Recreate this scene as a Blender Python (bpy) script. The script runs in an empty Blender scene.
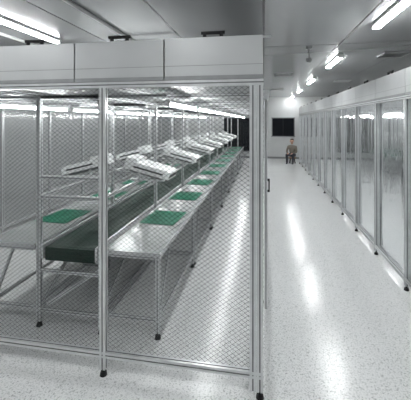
import bpy, bmesh, math, random
from mathutils import Vector, Matrix
random.seed(4)
sc=bpy.context.scene
try:
    sc.view_settings.view_transform='Standard'
except Exception: pass

# ---------------- materials ----------------
def newmat(name):
    m=bpy.data.materials.new(name); m.use_nodes=True
    nt=m.node_tree
    b=nt.nodes['Principled BSDF']
    return m,nt,b
def simple(name,col,rough=.5,metal=0,noise=0.06,scale=12,bump=0,spec=.5):
    m,nt,b=newmat(name)
    tc=nt.nodes.new('ShaderNodeTexCoord'); n=nt.nodes.new('ShaderNodeTexNoise'); n.inputs['Scale'].default_value=scale
    nt.links.new(tc.outputs['Object'],n.inputs['Vector'])
    r=nt.nodes.new('ShaderNodeValToRGB')
    r.color_ramp.elements[0].position=.3; r.color_ramp.elements[1].position=.7
    r.color_ramp.elements[0].color=[max(0,c*(1-noise)) for c in col]+[1]
    r.color_ramp.elements[1].color=[min(1,c*(1+noise)) for c in col]+[1]
    nt.links.new(n.outputs['Fac'],r.inputs['Fac']); nt.links.new(r.outputs['Color'],b.inputs['Base Color'])
    b.inputs['Roughness'].default_value=rough; b.inputs['Metallic'].default_value=metal
    b.inputs['Specular IOR Level'].default_value=spec
    return m
def emis(name,col,s):
    m,nt,b=newmat(name)
    b.inputs['Base Color'].default_value=(.9,.9,.9,1)
    b.inputs['Emission Color'].default_value=(*col,1); b.inputs['Emission Strength'].default_value=s
    return m
def math_n(nt,op,a,b=None):
    n=nt.nodes.new('ShaderNodeMath'); n.operation=op
    for i,v in enumerate((a,b)):
        if v is None: continue
        if isinstance(v,(int,float)): n.inputs[i].default_value=v
        else: nt.links.new(v,n.inputs[i])
    return n.outputs[0]

M={}
M['alu']=simple('aluminium',(.68,.69,.70),.3,.6)
M['slot']=simple('aluminium_slot',(.18,.18,.19),.5,.5)
M['ffu']=simple('ffu_zinc_sheet',(.50,.51,.515),.38,.15,.05,3)
M['ffu2']=simple('ffu_trim',(.28,.285,.29),.4,.3)
M['black']=simple('black_rubber',(.01,.01,.011),.5,spec=.3)
M['steel']=simple('bench_top_laminate',(.34,.355,.35),.20,.15,.06,4)
M['belt']=simple('conveyor_belt_green',(.005,.024,.015),.5,0,.15,6,spec=.2)
M['mat']=simple('esd_mat_green',(.0,.11,.06),.55,0,.08,8,spec=.2)
M['white']=simple('white_plastic',(.76,.77,.77),.4,0,.02,spec=.3)
M['wall']=simple('wall_panel_paint',(.52,.53,.53),.35,0,.03,2)
M['darkglass']=simple('dark_glass',(.002,.003,.006),.5,spec=.15)
M['grey']=simple('grey_paint',(.20,.205,.21),.4)
M['wood']=simple('wood_brown',(.25,.14,.07),.5)
M['lamp']=emis('lamp_diffuser',(.98,1,1),84)
M['boothlamp']=emis('booth_tube',(.98,1,1),66)

# floor
m,nt,b=newmat('epoxy_floor'); M['floor']=m
tc=nt.nodes.new('ShaderNodeTexCoord')
v=nt.nodes.new('ShaderNodeTexVoronoi'); v.inputs['Scale'].default_value=95
nt.links.new(tc.outputs['Object'],v.inputs['Vector'])
n1=nt.nodes.new('ShaderNodeTexNoise'); n1.inputs['Scale'].default_value=85; n1.inputs['Detail'].default_value=3
nt.links.new(tc.outputs['Object'],n1.inputs['Vector'])
n2=nt.nodes.new('ShaderNodeTexNoise'); n2.inputs['Scale'].default_value=1.2
nt.links.new(tc.outputs['Object'],n2.inputs['Vector'])
r1=nt.nodes.new('ShaderNodeValToRGB'); e=r1.color_ramp.elements
e[0].position=.30; e[0].color=(.47,.475,.475,1); e[1].position=.50; e[1].color=(.76,.765,.765,1)
nt.links.new(n1.outputs['Fac'],r1.inputs['Fac'])
r2=nt.nodes.new('ShaderNodeValToRGB'); e=r2.color_ramp.elements
e[0].position=.1; e[0].color=(.62,.63,.63,1); e[1].position=.3; e[1].color=(1,1,1,1)
nt.links.new(v.outputs['Color'],r2.inputs['Fac'])
mx=nt.nodes.new('ShaderNodeMixRGB'); mx.blend_type='MULTIPLY'; mx.inputs[0].default_value=1
nt.links.new(r1.outputs[0],mx.inputs[1]); nt.links.new(r2.outputs[0],mx.inputs[2])
nt.links.new(mx.outputs[0],b.inputs['Base Color'])
rr=nt.nodes.new('ShaderNodeMapRange'); rr.inputs['To Min'].default_value=.13; rr.inputs['To Max'].default_value=.25
nt.links.new(n2.outputs['Fac'],rr.inputs['Value']); nt.links.new(rr.outputs[0],b.inputs['Roughness'])
bp=nt.nodes.new('ShaderNodeBump'); bp.inputs['Strength'].default_value=.05; bp.inputs['Distance'].default_value=.01
nt.links.new(n1.outputs['Fac'],bp.inputs['Height']); nt.links.new(bp.outputs[0],b.inputs['Normal'])

# ceiling with seams
m,nt,b=newmat('ceiling_panels'); M['ceil']=m
tc=nt.nodes.new('ShaderNodeTexCoord'); br=nt.nodes.new('ShaderNodeTexBrick')
br.offset=0; br.inputs['Scale'].default_value=1; br.inputs['Brick Width'].default_value=1.17; br.inputs['Row Height'].default_value=3.1
br.inputs['Mortar Size'].default_value=.014
br.inputs['Color1'].default_value=(.46,.47,.475,1); br.inputs['Color2'].default_value=(.40,.405,.41,1); br.inputs['Mortar'].default_value=(.14,.14,.14,1)
nt.links.new(tc.outputs['Object'],br.inputs['Vector']); nt.links.new(br.outputs['Color'],b.inputs['Base Color'])
b.inputs['Roughness'].default_value=.20; b.inputs['Metallic'].default_value=.5

def curtain(name,pitch,lw,linecol,veil,veilcol,gloss,grough,ripple=0):
    m=bpy.data.materials.new(name); m.use_nodes=True; nt=m.node_tree; nt.nodes.clear()
    out=nt.nodes.new('ShaderNodeOutputMaterial')
    tc=nt.nodes.new('ShaderNodeTexCoord'); sp=nt.nodes.new('ShaderNodeSeparateXYZ')
    nt.links.new(tc.outputs['Object'],sp.inputs[0])
    u=math_n(nt,'ADD',sp.outputs[0],sp.outputs[1]); z=math_n(nt,'MULTIPLY',sp.outputs[2],1.35)
    a=math_n(nt,'FRACT',math_n(nt,'DIVIDE',math_n(nt,'ADD',math_n(nt,'ADD',u,z),50),pitch))
    c=math_n(nt,'FRACT',math_n(nt,'DIVIDE',math_n(nt,'ADD',math_n(nt,'SUBTRACT',u,z),50),pitch))
    la=math_n(nt,'LESS_THAN',a,lw); lc=math_n(nt,'LESS_THAN',c,lw)
    line=math_n(nt,'MAXIMUM',la,lc)
    tr=nt.nodes.new('ShaderNodeBsdfTransparent'); tr.inputs[0].default_value=(.98,.985,.985,1)
    df=nt.nodes.new('ShaderNodeBsdfDiffuse'); df.inputs[0].default_value=(*veilcol,1)
    gl=nt.nodes.new('ShaderNodeBsdfGlossy'); gl.inputs['Roughness'].default_value=grough; gl.inputs[0].default_value=(.95,.97,.98,1)
    if ripple:
        w=nt.nodes.new('ShaderNodeTexNoise'); w.inputs['Scale'].default_value=1
        mp=nt.nodes.new('ShaderNodeMapping'); mp.inputs['Scale'].default_value=(7,7,.5)
        nt.links.new(tc.outputs['Object'],mp.inputs[0]); nt.links.new(mp.outputs[0],w.inputs['Vector'])
        bp=nt.nodes.new('ShaderNodeBump'); bp.inputs['Strength'].default_value=ripple; bp.inputs['Distance'].default_value=.05
        nt.links.new(w.outputs['Fac'],bp.inputs['Height']); nt.links.new(bp.outputs[0],gl.inputs['Normal'])
    ld=nt.nodes.new('ShaderNodeBsdfDiffuse'); ld.inputs[0].default_value=(*linecol,1)
    m1=nt.nodes.new('ShaderNodeMixShader'); m1.inputs[0].default_value=veil
    nt.links.new(tr.outputs[0],m1.inputs[1]); nt.links.new(df.outputs[0],m1.inputs[2])
    fr=nt.nodes.new('ShaderNodeFresnel'); fr.inputs[0].default_value=1.4
    fac=math_n(nt,'MINIMUM',math_n(nt,'MULTIPLY',fr.outputs[0],gloss),.85)
    m2=nt.nodes.new('ShaderNodeMixShader'); nt.links.new(fac,m2.inputs[0])
    nt.links.new(m1.outputs[0],m2.inputs[1]); nt.links.new(gl.outputs[0],m2.inputs[2])
    m3=nt.nodes.new('ShaderNodeMixShader'); nt.links.new(line,m3.inputs[0])
    nt.links.new(m2.outputs[0],m3.inputs[1]); nt.links.new(ld.outputs[0],m3.inputs[2])
    nt.links.new(m3.outputs[0],out.inputs[0])
    return m
M['grid']=curtain('esd_grid_curtain',.044,.08,(.022,.024,.026),.010,(.8,.8,.8),.4,.06)
M['side']=curtain('side_curtain',.036,.05,(.12,.125,.13),.12,(.75,.76,.77),.8,.10)
M['frost']=curtain('clear_film_curtain',.036,.02,(.15,.155,.16),.10,(.60,.64,.66),3.2,.05,.2)

# ---------------- builder ----------------
class B:
    def __init__(s): s.bm=bmesh.new(); s.mats=[]
    def mi(s,k):
        if k not in s.mats: s.mats.append(k)
        return s.mats.index(k)
    def xf(s,vs,c,rot):
        mt=Matrix.Translation(c)
        if rot: mt=mt@rot
        bmesh.ops.transform(s.bm,matrix=mt,verts=vs)
    def box(s,c,d,k,rot=None):
        r=bmesh.ops.create_cube(s.bm,size=1); vs=r['verts']
        bmesh.ops.scale(s.bm,vec=d,verts=vs); s.xf(vs,c,rot)
        i=s.mi(k)
        for f in {f for v in vs for f in v.link_faces}: f.material_index=i
    def bx(s,x0,x1,y0,y1,z0,z1,k): s.box(((x0+x1)/2,(y0+y1)/2,(z0+z1)/2),(x1-x0,y1-y0,z1-z0),k)
    def cyl(s,c,r,h,k,axis='Z',r2=None,seg=14):
        q=bmesh.ops.create_cone(s.bm,cap_ends=True,segments=seg,radius1=r,radius2=r if r2 is None else r2,depth=h)
        rot={'Z':None,'X':Matrix.Rotation(math.pi/2,4,'Y'),'Y':Matrix.Rotation(-math.pi/2,4,'X')}[axis]
        s.xf(q['verts'],c,rot); i=s.mi(k)
        for f in {f for v in q['verts'] for f in v.link_faces}: f.material_index=i
    def prism(s,pts,y0,y1,k,off=(0,0,0),rot=None):
        mt=Matrix.Translation(off)
        if rot: mt=mt@rot
        A=[s.bm.verts.new(mt@Vector((x,y0,z))) for x,z in pts]; C=[s.bm.verts.new(mt@Vector((x,y1,z))) for x,z in pts]
        n=len(pts); i=s.mi(k); fs=[s.bm.faces.new(A),s.bm.faces.new(C[::-1])]
        for j in range(n): fs.append(s.bm.faces.new([A[(j+1)%n],A[j],C[j],C[(j+1)%n]]))
        for f in fs: f.material_index=i
        bmesh.ops.recalc_face_normals(s.bm,faces=fs)
    def prof(s,p0,p1,w=.04,k='alu'):
        """T-slot aluminium extrusion from p0 to p1"""
        p0=Vector(p0);p1=Vector(p1); h=w/2; a=w*.10; d=w*.16
        q=[(-h,-h),(-a,-h),(-a,-h+d),(a,-h+d),(a,-h),(h,-h),(h,-a),(h-d,-a),(h-d,a),(h,a),(h,h),(a,h),(a,h-d),(-a,h-d),(-a,h),(-h,h),(-h,a),(-h+d,a),(-h+d,-a),(-h,-a)]
        L=(p1-p0).length; rot=(p1-p0).to_track_quat('Z','Y').to_matrix().to_4x4()
        mt=Matrix.Translation(p0)@rot
        A=[s.bm.verts.new(mt@Vector((x,y,0))) for x,y in q]; C=[s.bm.verts.new(mt@Vector((x,y,L))) for x,y in q]
        i=s.mi(k); n=len(q); fs=[s.bm.faces.new(A[::-1]),s.bm.faces.new(C)]
        i2=s.mi('slot') if k=='alu' else i
        for f in fs: f.material_index=i
        for j in range(n):
            f=s.bm.faces.new([A[j],A[(j+1)%n],C[(j+1)%n],C[j]]); f.material_index=i2 if j%5 in (1,2,3) else i
    def foot(s,x,y,z=.06):
        s.cyl((x,y,.014),.028,.028,'black',r2=.022); s.cyl((x,y,z/2+.01),.010,z-.02,'black',seg=8)
    def done(s,name,parent=None,bevel=0,smooth=False,loc=None):
        me=bpy.data.meshes.new(name)
        if loc is not None: bmesh.ops.translate(s.bm,vec=-Vector(loc),verts=s.bm.verts)
        s.bm.to_mesh(me); s.bm.free()
        for k in s.mats: me.materials.append(M[k])
        o=bpy.data.objects.new(name,me); sc.collection.objects.link(o)
        if loc is not None: o.location=loc
        if parent: o.parent=parent
        if bevel:
            md=o.modifiers.new('bevel','BEVEL'); md.width=bevel; md.segments=2; md.limit_method='ANGLE'
        return o
def empty(name,loc=(0,0,0)):
    o=bpy.data.objects.new(name,None); sc.collection.objects.link(o); o.location=loc; return o

CY=-2.27; H=1.9
XL,XR,YB,YF,ZC=-6.0,4.6,-4.0,14.6,3.1
# ---------------- shell ----------------
def slab(name,x0,x1,y0,y1,z0,z1,k):
    b=B(); b.bx(x0,x1,y0,y1,z0,z1,k); return b.done(name)
slab('floor',XL,XR,YB,YF,-.1,0,'floor')
slab('ceiling',XL,XR,YB,YF,ZC,ZC+.1,'ceil')
slab('wall_left',XL-.1,XL,YB,YF,-.1,ZC+.1,'wall')
slab('wall_right',XR,XR+.1,YB,YF,-.1,ZC+.1,'wall')
slab('wall_near',XL,XR,YB-.1,YB,-.1,ZC+.1,'wall')
slab('wall_far',XL,XR,YF,YF+.1,-.1,ZC+.1,'wall')
slab('baseboard_far',XL,XR,YF-.02,YF,0,.1,'grey')
for i,(x0,x1,z0,z1) in enumerate([(-2.05,-.32,.35,2.06),(.42,1.52,1.12,2.06)]):
    b=B(); b.bx(x0,x1,YF-.03,YF,z0,z1,'darkglass')
    for zz in (z0,z1): b.bx(x0-.04,x1+.04,YF-.05,YF,zz-.02,zz+.02,'grey')
    for xx in (x0,x1): b.bx(xx-.02,xx+.02,YF-.05,YF,z0,z1,'grey')
    b.bx((x0+x1)/2-.01,(x0+x1)/2+.01,YF-.045,YF,z0,z1,'black')
    b.done('window_%d'%(i+1))

# ---------------- ceiling lights ----------------
def cl(x,y0,L=1.25,z=ZC):
    b=B(); b.bx(x-.055,x+.055,y0,y0+L,z-.03,z,'white'); b.bx(x-.03,x+.03,y0+.03,y0+L-.03,z-.055,z-.03,'lamp')
    b.bx(x-.05,x+.05,y0,y0+.03,z-.06,z-.03,'white'); b.bx(x-.05,x+.05,y0+L-.03,y0+L,z-.06,z-.03,'white')
    b.done('ceiling_light')
for x in (-3.0,1.38):
    for k in range(-1,5): cl(x,.85+3.1*k)
for x in (-1.0,-5.0): cl(x,-2.6)  # extra lamps out of view, added only to brighten the room

# ---------------- booths ----------------
ZT=2.19; ZF=2.49
def ffu(x0,x1,y0,y1,handle=True,front='Y'):
    b=B(); g=.006
    b.bx(x0+g,x1-g,y0+g,y1-g,ZT+.002,ZF,'ffu')
    b.bx(x0+.002,x1-.002,y0+.002,y1-.002,ZT+.001,ZT+.03,'ffu2')
    b.bx(x0+.004,x1-.004,y0+.004,y1-.004,ZT+.10,ZT+.104,'ffu2')
    cx,cy=(x0+x1)/2,(y0+y1)/2
    b.cyl((cx,cy,ZF+.012),.22,.03,'ffu2',seg=24); b.cyl((cx,cy,ZF+.03),.15,.012,'black',seg=24)
    hx,hy=(cx,y0+.03) if front=='Y' else (x0+.03,cy)
    for s in (-1,1):
        p=(hx+s*.06,hy,ZF+.015) if front=='Y' else (hx,hy+s*.06,ZF+.015)
        b.cyl(p,.014,.034,'black')
    b.cyl((hx,hy,ZF+.034),.012,.17,'black','X' if front=='Y' else 'Y')
    b.done('fan_filter_unit',bevel=.008)
W=.705
XBL=-6*W; YE=13.0
for i in range(6): ffu(-(i+1)*W,-i*W,-.02,1.18)
k=1.18
while k<YE-1.0:
    for i in range(6): 
        if i in (0,5): ffu(-(i+1)*W,-i*W,k,k+1.18)
    k+=1.18
root=empty('clean_booth')
b=B()
xs=[-.025,-1.18,-2.36,-3.54,XBL+.02]
for x in xs: 
    b.prof((x,.0,.05),(x,0,ZT-.04),.045); b.foot(x,0)
b.prof((-.072,0,.05),(-.072,0,ZT-.04),.045)
for z in (ZT-.023,.16): b.prof((XBL,0,z),(0,0,z),.042)
ys=[1.2*i for i in range(1,11)]+[YE]
for y in ys:
    for x in (-.025,XBL+.02):
        b.prof((x,y,.05),(x,y,ZT-.04)); b.foot(x,y)
    b.prof((XBL,y,ZT-.022),(0,y,ZT-.022),.04)
for x in (-.025,XBL+.02):
    for z in (ZT-.022,.16): b.prof((x,.02,z),(x,YE,z),.04)
for x in (-1.18,-2.36,-3.54):
    b.prof((x,.02,ZT-.022),(x,YE,ZT-.022),.04)
    b.prof((x,YE,.05),(x,YE,ZT-.04)); b.foot(x,YE)
b.done('frame',root)
def sheet(name,p,k,parent):
    me=bpy.data.meshes.new(name); me.from_pydata(p,[],[(0,1,2,3)]); me.materials.append(M[k])
    o=bpy.data.objects.new(name,me); sc.collection.objects.link(o); o.parent=parent; return o
sheet('curtain_front',[(XBL,.026,.14),(0,.026,.14),(0,.026,ZT-.01),(XBL,.026,ZT-.01)],'grid',root)
sheet('curtain_right',[(-.048,1.2,.14),(-.048,YE,.14),(-.048,YE,ZT-.04),(-.048,1.2,ZT-.04)],'grid',root)
sheet('curtain_left',[(XBL+.02,0,.14),(XBL+.02,YE,.14),(XBL+.02,YE,ZT-.04),(XBL+.02,0,ZT-.04)],'side',root)
b=B(); b.bx(XBL+.72,-.72,1.2,YE,ZT+.002,ZT+.02,'white'); b.done('plenum_panel',root)
b=B()
dx=.022
for y in (.95,2.05): b.prof((dx,y,.08),(dx,y,ZT-.1),.03)
for z in (.095,1.1,ZT-.1): b.prof((dx,.95,z),(dx,2.05,z),.03)
b.bx(0,.045,.3,3.2,ZT-.085,ZT-.05,'alu')
b.bx(dx+.014,dx+.035,1.0,1.02,1.2,1.22,'black'); b.bx(dx+.014,dx+.035,1.0,1.02,1.31,1.33,'black'); b.bx(dx+.025,dx+.038,1.0,1.02,1.2,1.33,'black')
b.done('sliding_door',root)

# right booth
root2=empty('clean_booth')
XP=1.56
b=B()
ys=[-1.27+i for i in range(15)]
for y in ys:
    b.prof((XP+.02,y,.05),(XP+.02,y,ZT-.04),.045); b.foot(XP+.02,y)
    b.prof((XP+.04,y,ZT-.022),(XR-.05,y,ZT-.022),.04)
for z in (ZT-.022,.12): b.prof((XP+.02,ys[0],z),(XP+.02,ys[-1],z),.04)
for x in (2.7,XR-.07):
    b.prof((x,ys[0],ZT-.022),(x,ys[-1],ZT-.022),.04)
    for y in ys[::2]: b.prof((x,y,.05),(x,y,ZT-.04)); b.foot(x,y)
b.done('frame',root2)
sheet('curtain_front',[(XP+.045,ys[0],.1),(XP+.045,ys[-1],.1),(XP+.045,ys[-1],ZT-.03),(XP+.045,ys[0],ZT-.03)],'frost',root2)
b=B(); b.bx(XP+.76,XR-.03,ys[0],ys[-1],ZT+.002,ZT+.02,'white'); b.done('plenum_panel',root2)
for i in range(14): ffu(XP,XP+.75,ys[i],ys[i+1],front='X')

# booth lights
def tube(x,y0,L,z):
    b=B(); b.bx(x-.02,x+.02,y0,y0+L,z+.02,z+.045,'white'); b.cyl((x,y0+L/2,z),.014,L-.06,'boothlamp','Y',seg=10)
    for yy in (y0+.015,y0+L-.015): b.bx(x-.018,x+.018,yy-.015,yy+.015,z-.018,z+.02,'white')
    for yy in (y0+.2,y0+L-.2): b.bx(x-.004,x+.004,yy-.004,yy+.004,z+.045,ZT-.0,'alu')
    b.done('fluorescent_tube_light')
for k in range(9):
    for x in (-.85,-2.65): tube(x,.55+1.35*k,1.25,2.05)
for k in range(6):
    tube(3.2,-.9+2.3*k,1.25,2.08)

# ---------------- production line ----------------
Y0,Y1=.42,12.4
TOP=.755
b=B()
b.bx(-1.98,-1.50,Y0+.06,Y1-.06,TOP-.045,TOP-.015,'belt')
for yy in (Y0+.06,Y1-.06): b.cyl((-1.74,yy,TOP-.06),.045,.48,'belt','X',seg=20)
b.bx(-1.98,-1.50,Y0+.06,Y1-.06,TOP-.105,TOP-.085,'belt')
for x in (-2.01,-1.47): b.bx(x-.012,x+.012,Y0,Y1,TOP-.12,TOP+.006,'alu')
b.bx(-1.99,-1.49,Y0+.02,Y0+.04,TOP-.14,TOP-.02,'belt')
ny=9
py=[Y0+.02+ (Y1-Y0-.04)*i/(ny-1) for i in range(ny)]
for i,y in enumerate(py):
    for x in (-2.05,-1.43):
        b.prof((x,y,.05),(x,y,2.14),.038); b.foot(x,y)
    for z in (.16,.52,1.20,2.12): b.prof((-2.05,y,z),(-1.43,y,z),.03)
    if i==0: b.prof((-2.05,y,1.38),(-1.43,y,1.38),.03)
    b.prof((-2.68,y,2.12),(-.82,y,2.12),.03)
for x in (-2.05,-1.43):
    for z in (1.20,2.12,.16): b.prof((x,Y0,z),(x,Y1,z),.03)
for i in range(ny-1):
    for x in (-2.05,-1.43): b.prof((x,py[i]+.05,.2),(x,py[i]+.7,.6),.028)
for i in range(ny): b.prof((-1.98,py[i]+.02,.2),(-1.5,py[i]+.25,.5),.028)
for k in range(20):
    b.cyl((-1.74,Y0+.4+k*.6,TOP-.13),.022,.5,'grey','X',seg=10)
b.bx(-1.9,-1.58,Y0+.5,Y0+1.0,.36,.56,'grey')
b.bx(-1.87,-1.61,Y0+.47,Y0+.5,.40,.52,'alu')
b.done('belt_conveyor')

def bench(x0,x1,y0,y1,side):
    b=B(); b.bx(x0,x1,y0,y1,TOP-.03,TOP,'steel')
    b.bx(x0,x1,y0-.003,y0,TOP-.032,TOP+.002,'alu'); 
    xo=x1 if side>0 else x0
    b.bx(xo-.004,xo+.004,y0,y1,TOP-.033,TOP+.002,'alu')
    xx=(x1-.03) if side>0 else (x0+.03); xi=(x0+.04) if side>0 else (x1-.04)
    for y in (y0+.04,y1-.04):
        b.prof((xx,y,.05),(xx,y,TOP-.03),.038); b.foot(xx,y)
        for z in (.16,TOP-.05): b.prof((xx,y,z),(xi,y,z),.03)
    b.prof((xx,y0+.04,.16),(xx,y1-.04,.16),.03)
    b.prof((xi,y0+.04,.16),(xi,y1-.04,.16),.03)
    b.prof((xx,y0+.04,TOP-.05),(xx,y1-.04,TOP-.05),.03)
    b.prof((xi,y0+.04,TOP-.05),(xi,y1-.04,TOP-.05),.03)
    b.prof((xx,y0+.08,.16),(xx,y0+.4,TOP-.06),.025)
    b.done('workbench')
nb=8; bl=(Y1-Y0)/nb
for i in range(nb):
    bench(-1.40,-.88,Y0+i*bl+.003,Y0+(i+1)*bl-.003,1)
    bench(-2.62,-2.085,Y0+i*bl+.003,Y0+(i+1)*bl-.003,-1)
def mat(x,y,a):
    b=B(); b.bx(-.20,.20,-.26,.26,0,.004,'mat'); o=b.done('esd_mat'); o.location=(x,y,TOP+.0025); o.rotation_euler[2]=a
for i in range(10):
    y=1.45+1.14*i
    mat(-1.16,y,random.uniform(-.08,.08)); mat(-2.36,y-.15,random.uniform(-.08,.08))

def monitor(x,y,side):
    # white box housing tilted toward the worker, stepped back, dark front slot, on two support rails
    b=B()
    rot=Matrix.Rotation(math.radians(14*side),4,'Y'); l=.34
    o=Vector((x,y,1.35))
    pts=[(-.27,-.05),(.27,-.05),(.27,.025),(.22,.045),(-.27,.045)]
    b.prism([(p*side,q) for p,q in pts],-l/2,l/2,'white',o,rot)
    b.box(o+rot@Vector((-side*.20,0,.062)),(.13,l-.02,.036),'white',rot)
    b.box(o+rot@Vector((side*.02,-l/2,-.005)),(.36,.006,.018),'black',rot)
    b.box(o+rot@Vector((side*.271,0,-.012)),(.006,l-.06,.035),'black',rot)
    b.box(o+rot@Vector((0,0,-.065)),(.42,l-.08,.03),'grey',rot)
    for dy in (-.12,.12):
        b.bx(x-.2,x+.2,y+dy-.015,y+dy+.015,1.216,1.236,'alu'); b.bx(x-side*.1-.015,x-side*.1+.015,y+dy-.015,y+dy+.015,1.22,1.31,'alu')
    b.done('workstation_display',bevel=.005)
for i in range(7):
    y=1.40+1.5*i
    monitor(-1.30,y,1); monitor(-2.18,y+.12,-1)

# ceiling fittings
b=B(); b.cyl((.72,3.2,ZC-.02),.05,.04,'grey'); b.cyl((.72,3.2,ZC-.12),.012,.18,'grey'); b.cyl((.72,3.2,ZC-.22),.035,.06,'grey',r2=.05)
b.done('ceiling_sprinkler')
def grille(x,y):
    b=B(); s=.22
    for (a0,a1,c0,c1) in ((-s,s,-s,-s+.03),(-s,s,s-.03,s),(-s,-s+.03,-s,s),(s-.03,s,-s,s)): b.bx(x+a0,x+a1,y+c0,y+c1,ZC-.02,ZC,'ffu')
    b.bx(x-s+.03,x+s-.03,y-s+.03,y+s-.03,ZC-.004,ZC,'black')
    for i in range(8): b.box((x,y-s+.06+i*.046,ZC-.012),(2*s-.06,.03,.003),'ffu',Matrix.Rotation(.6,4,'X'))
    b.done('ceiling_vent')
for p in ((2.3,4.1),(2.3,8.0),(.5,6.3),(.5,10.2)): grille(*p)
def conduit(p,r=.02):
    cu=bpy.data.curves.new('conduit','CURVE'); cu.dimensions='3D'; cu.bevel_depth=r
    s=cu.splines.new('POLY'); s.points.add(len(p)-1)
    for i,q in enumerate(p): s.points[i].co=(*q,1)
    cu.materials.append(M['ffu']); o=bpy.data.objects.new('ceiling_conduit',cu); sc.collection.objects.link(o)
conduit([(-1.9,-1,ZC-.021),(-1.9,14.5,ZC-.021)]); conduit([(-3.5,-1,ZC-.021),(-3.5,14.5,ZC-.021)])
conduit([(-5,2.2,ZC-.06),(.1,2.2,ZC-.06)],.015)

# ---------------- seated worker ----------------
def worker(x,y,ang):
    root=empty('seated_worker',(x,y,0)); root.rotation_euler[2]=ang
    M['suit']=simple('work_jacket_grey',(.16,.14,.115),.8); M['skin']=simple('skin',(.50,.30,.22),.5)
    M['trouser']=simple('trousers_dark',(.03,.03,.04),.8); M['hair']=simple('hair_black',(.01,.01,.01),.6)
    def skin(name,vs,es,rs,k):
        me=bpy.data.meshes.new(name); me.from_pydata(vs,es,[]); o=bpy.data.objects.new(name,me); sc.collection.objects.link(o)
        md=o.modifiers.new('s','SKIN')
        for i,r in enumerate(rs): me.skin_vertices[0].data[i].radius=(r,r) if not isinstance(r,tuple) else r
        me.skin_vertices[0].data[0].use_root=True
        o.modifiers.new('u','SUBSURF').levels=2; o.modifiers['u'].render_levels=2
        me.materials.append(M[k]); o.parent=root
        md.use_smooth_shade=True
        return o
    sh=.30
    vs=[(0,0,sh+.1),(0,.02,sh+.28),(0,.05,sh+.46),(0,.07,sh+.54),
        (.17,.05,sh+.45),(.22,.12,sh+.22),(.10,.34,sh+.17),
        (-.17,.05,sh+.45),(-.22,.12,sh+.22),(-.10,.34,sh+.17)]
    es=[(0,1),(1,2),(2,3),(2,4),(4,5),(5,6),(2,7),(7,8),(8,9)]
    skin('jacket',vs,es,[(.15,.11),(.14,.10),(.15,.10),.055,.06,.05,.035,.06,.05,.035],'suit')
    vs=[(0,0,sh+.08),(.10,.08,sh+.08),(.14,.42,sh+.12),(.13,.40,.10),(.13,.40,.045),(.13,.52,.035),
        (-.10,.08,sh+.08),(-.14,.42,sh+.12),(-.13,.40,.10),(-.13,.40,.045),(-.13,.52,.035)]
    es=[(0,1),(1,2),(2,3),(3,4),(4,5),(0,6),(6,7),(7,8),(8,9),(9,10)]
    skin('trousers',vs,es,[(.13,.1),.09,.065,.045,.04,.035,.09,.065,.045,.04,.035],'trouser')
    vs=[(0,.07,sh+.54),(0,.08,sh+.62),(0,.09,sh+.70),(0,.08,sh+.77)]
    skin('head',vs,[(0,1),(1,2),(2,3)],[.045,.065,.088,.07],'skin')
    vs=[(0,.05,sh+.70),(0,.055,sh+.76),(0,.07,sh+.80)]
    skin('hair',vs,[(0,1),(1,2)],[.088,.092,.07],'hair')
    b=B()
    for s in (-1,1):
        b.cyl((s*.032,.172,sh+.705),.011,.01,'hair','Y'); b.box((s*.092,.08,sh+.69),(.018,.03,.055),'skin')
    b.box((0,.185,sh+.675),(.02,.03,.04),'skin'); b.box((0,.165,sh+.635),(.045,.012,.01),'hair')
    b.done('face',root,bevel=.003)
    for s in (-1,1):
        o=skin('hand',[(s*.10,.34,sh+.17),(s*.08,.42,sh+.16)],[(0,1)],[.03,.032],'skin')
        for j in range(4):
            bx=s*(.055+.016*j); L=[.06,.075,.07,.055][j]
            skin('finger',[(bx,.43,sh+.16),(bx,.43+L*.6,sh+.155),(bx,.43+L,sh+.135)],[(0,1),(1,2)],[.009,.008,.007],'skin')
        skin('thumb',[(s*.06,.39,sh+.16),(s*.035,.42,sh+.15),(s*.03,.45,sh+.145)],[(0,1),(1,2)],[.011,.009,.008],'skin')
    b=B(); b.cyl((x,y,sh-.055),.17,.05,'wood',seg=24)
    for a in range(4):
        t=a*math.pi/2+.785; b.prof((x+.11*math.cos(t),y+.11*math.sin(t),sh-.07),(x+.17*math.cos(t),y+.17*math.sin(t),0),.025,'black')
    b.done('stool')
worker(1.28,12.9,math.radians(160))

# ---------------- camera ----------------
cam=bpy.data.cameras.new('camera'); co=bpy.data.objects.new('camera',cam); sc.collection.objects.link(co)
co.location=(0.0,CY,H); co.rotation_euler=(math.pi/2,0,math.radians(10.1))
cam.sensor_width=36; cam.sensor_fit='HORIZONTAL'; cam.lens=36*326/411; cam.shift_y=-79/411
cam.clip_start=.02
sc.camera=co
w=bpy.data.worlds.new('world'); sc.world=w; w.use_nodes=True
w.node_tree.nodes['Background'].inputs[0].default_value=(.8,.85,.9,1); w.node_tree.nodes['Background'].inputs[1].default_value=.3
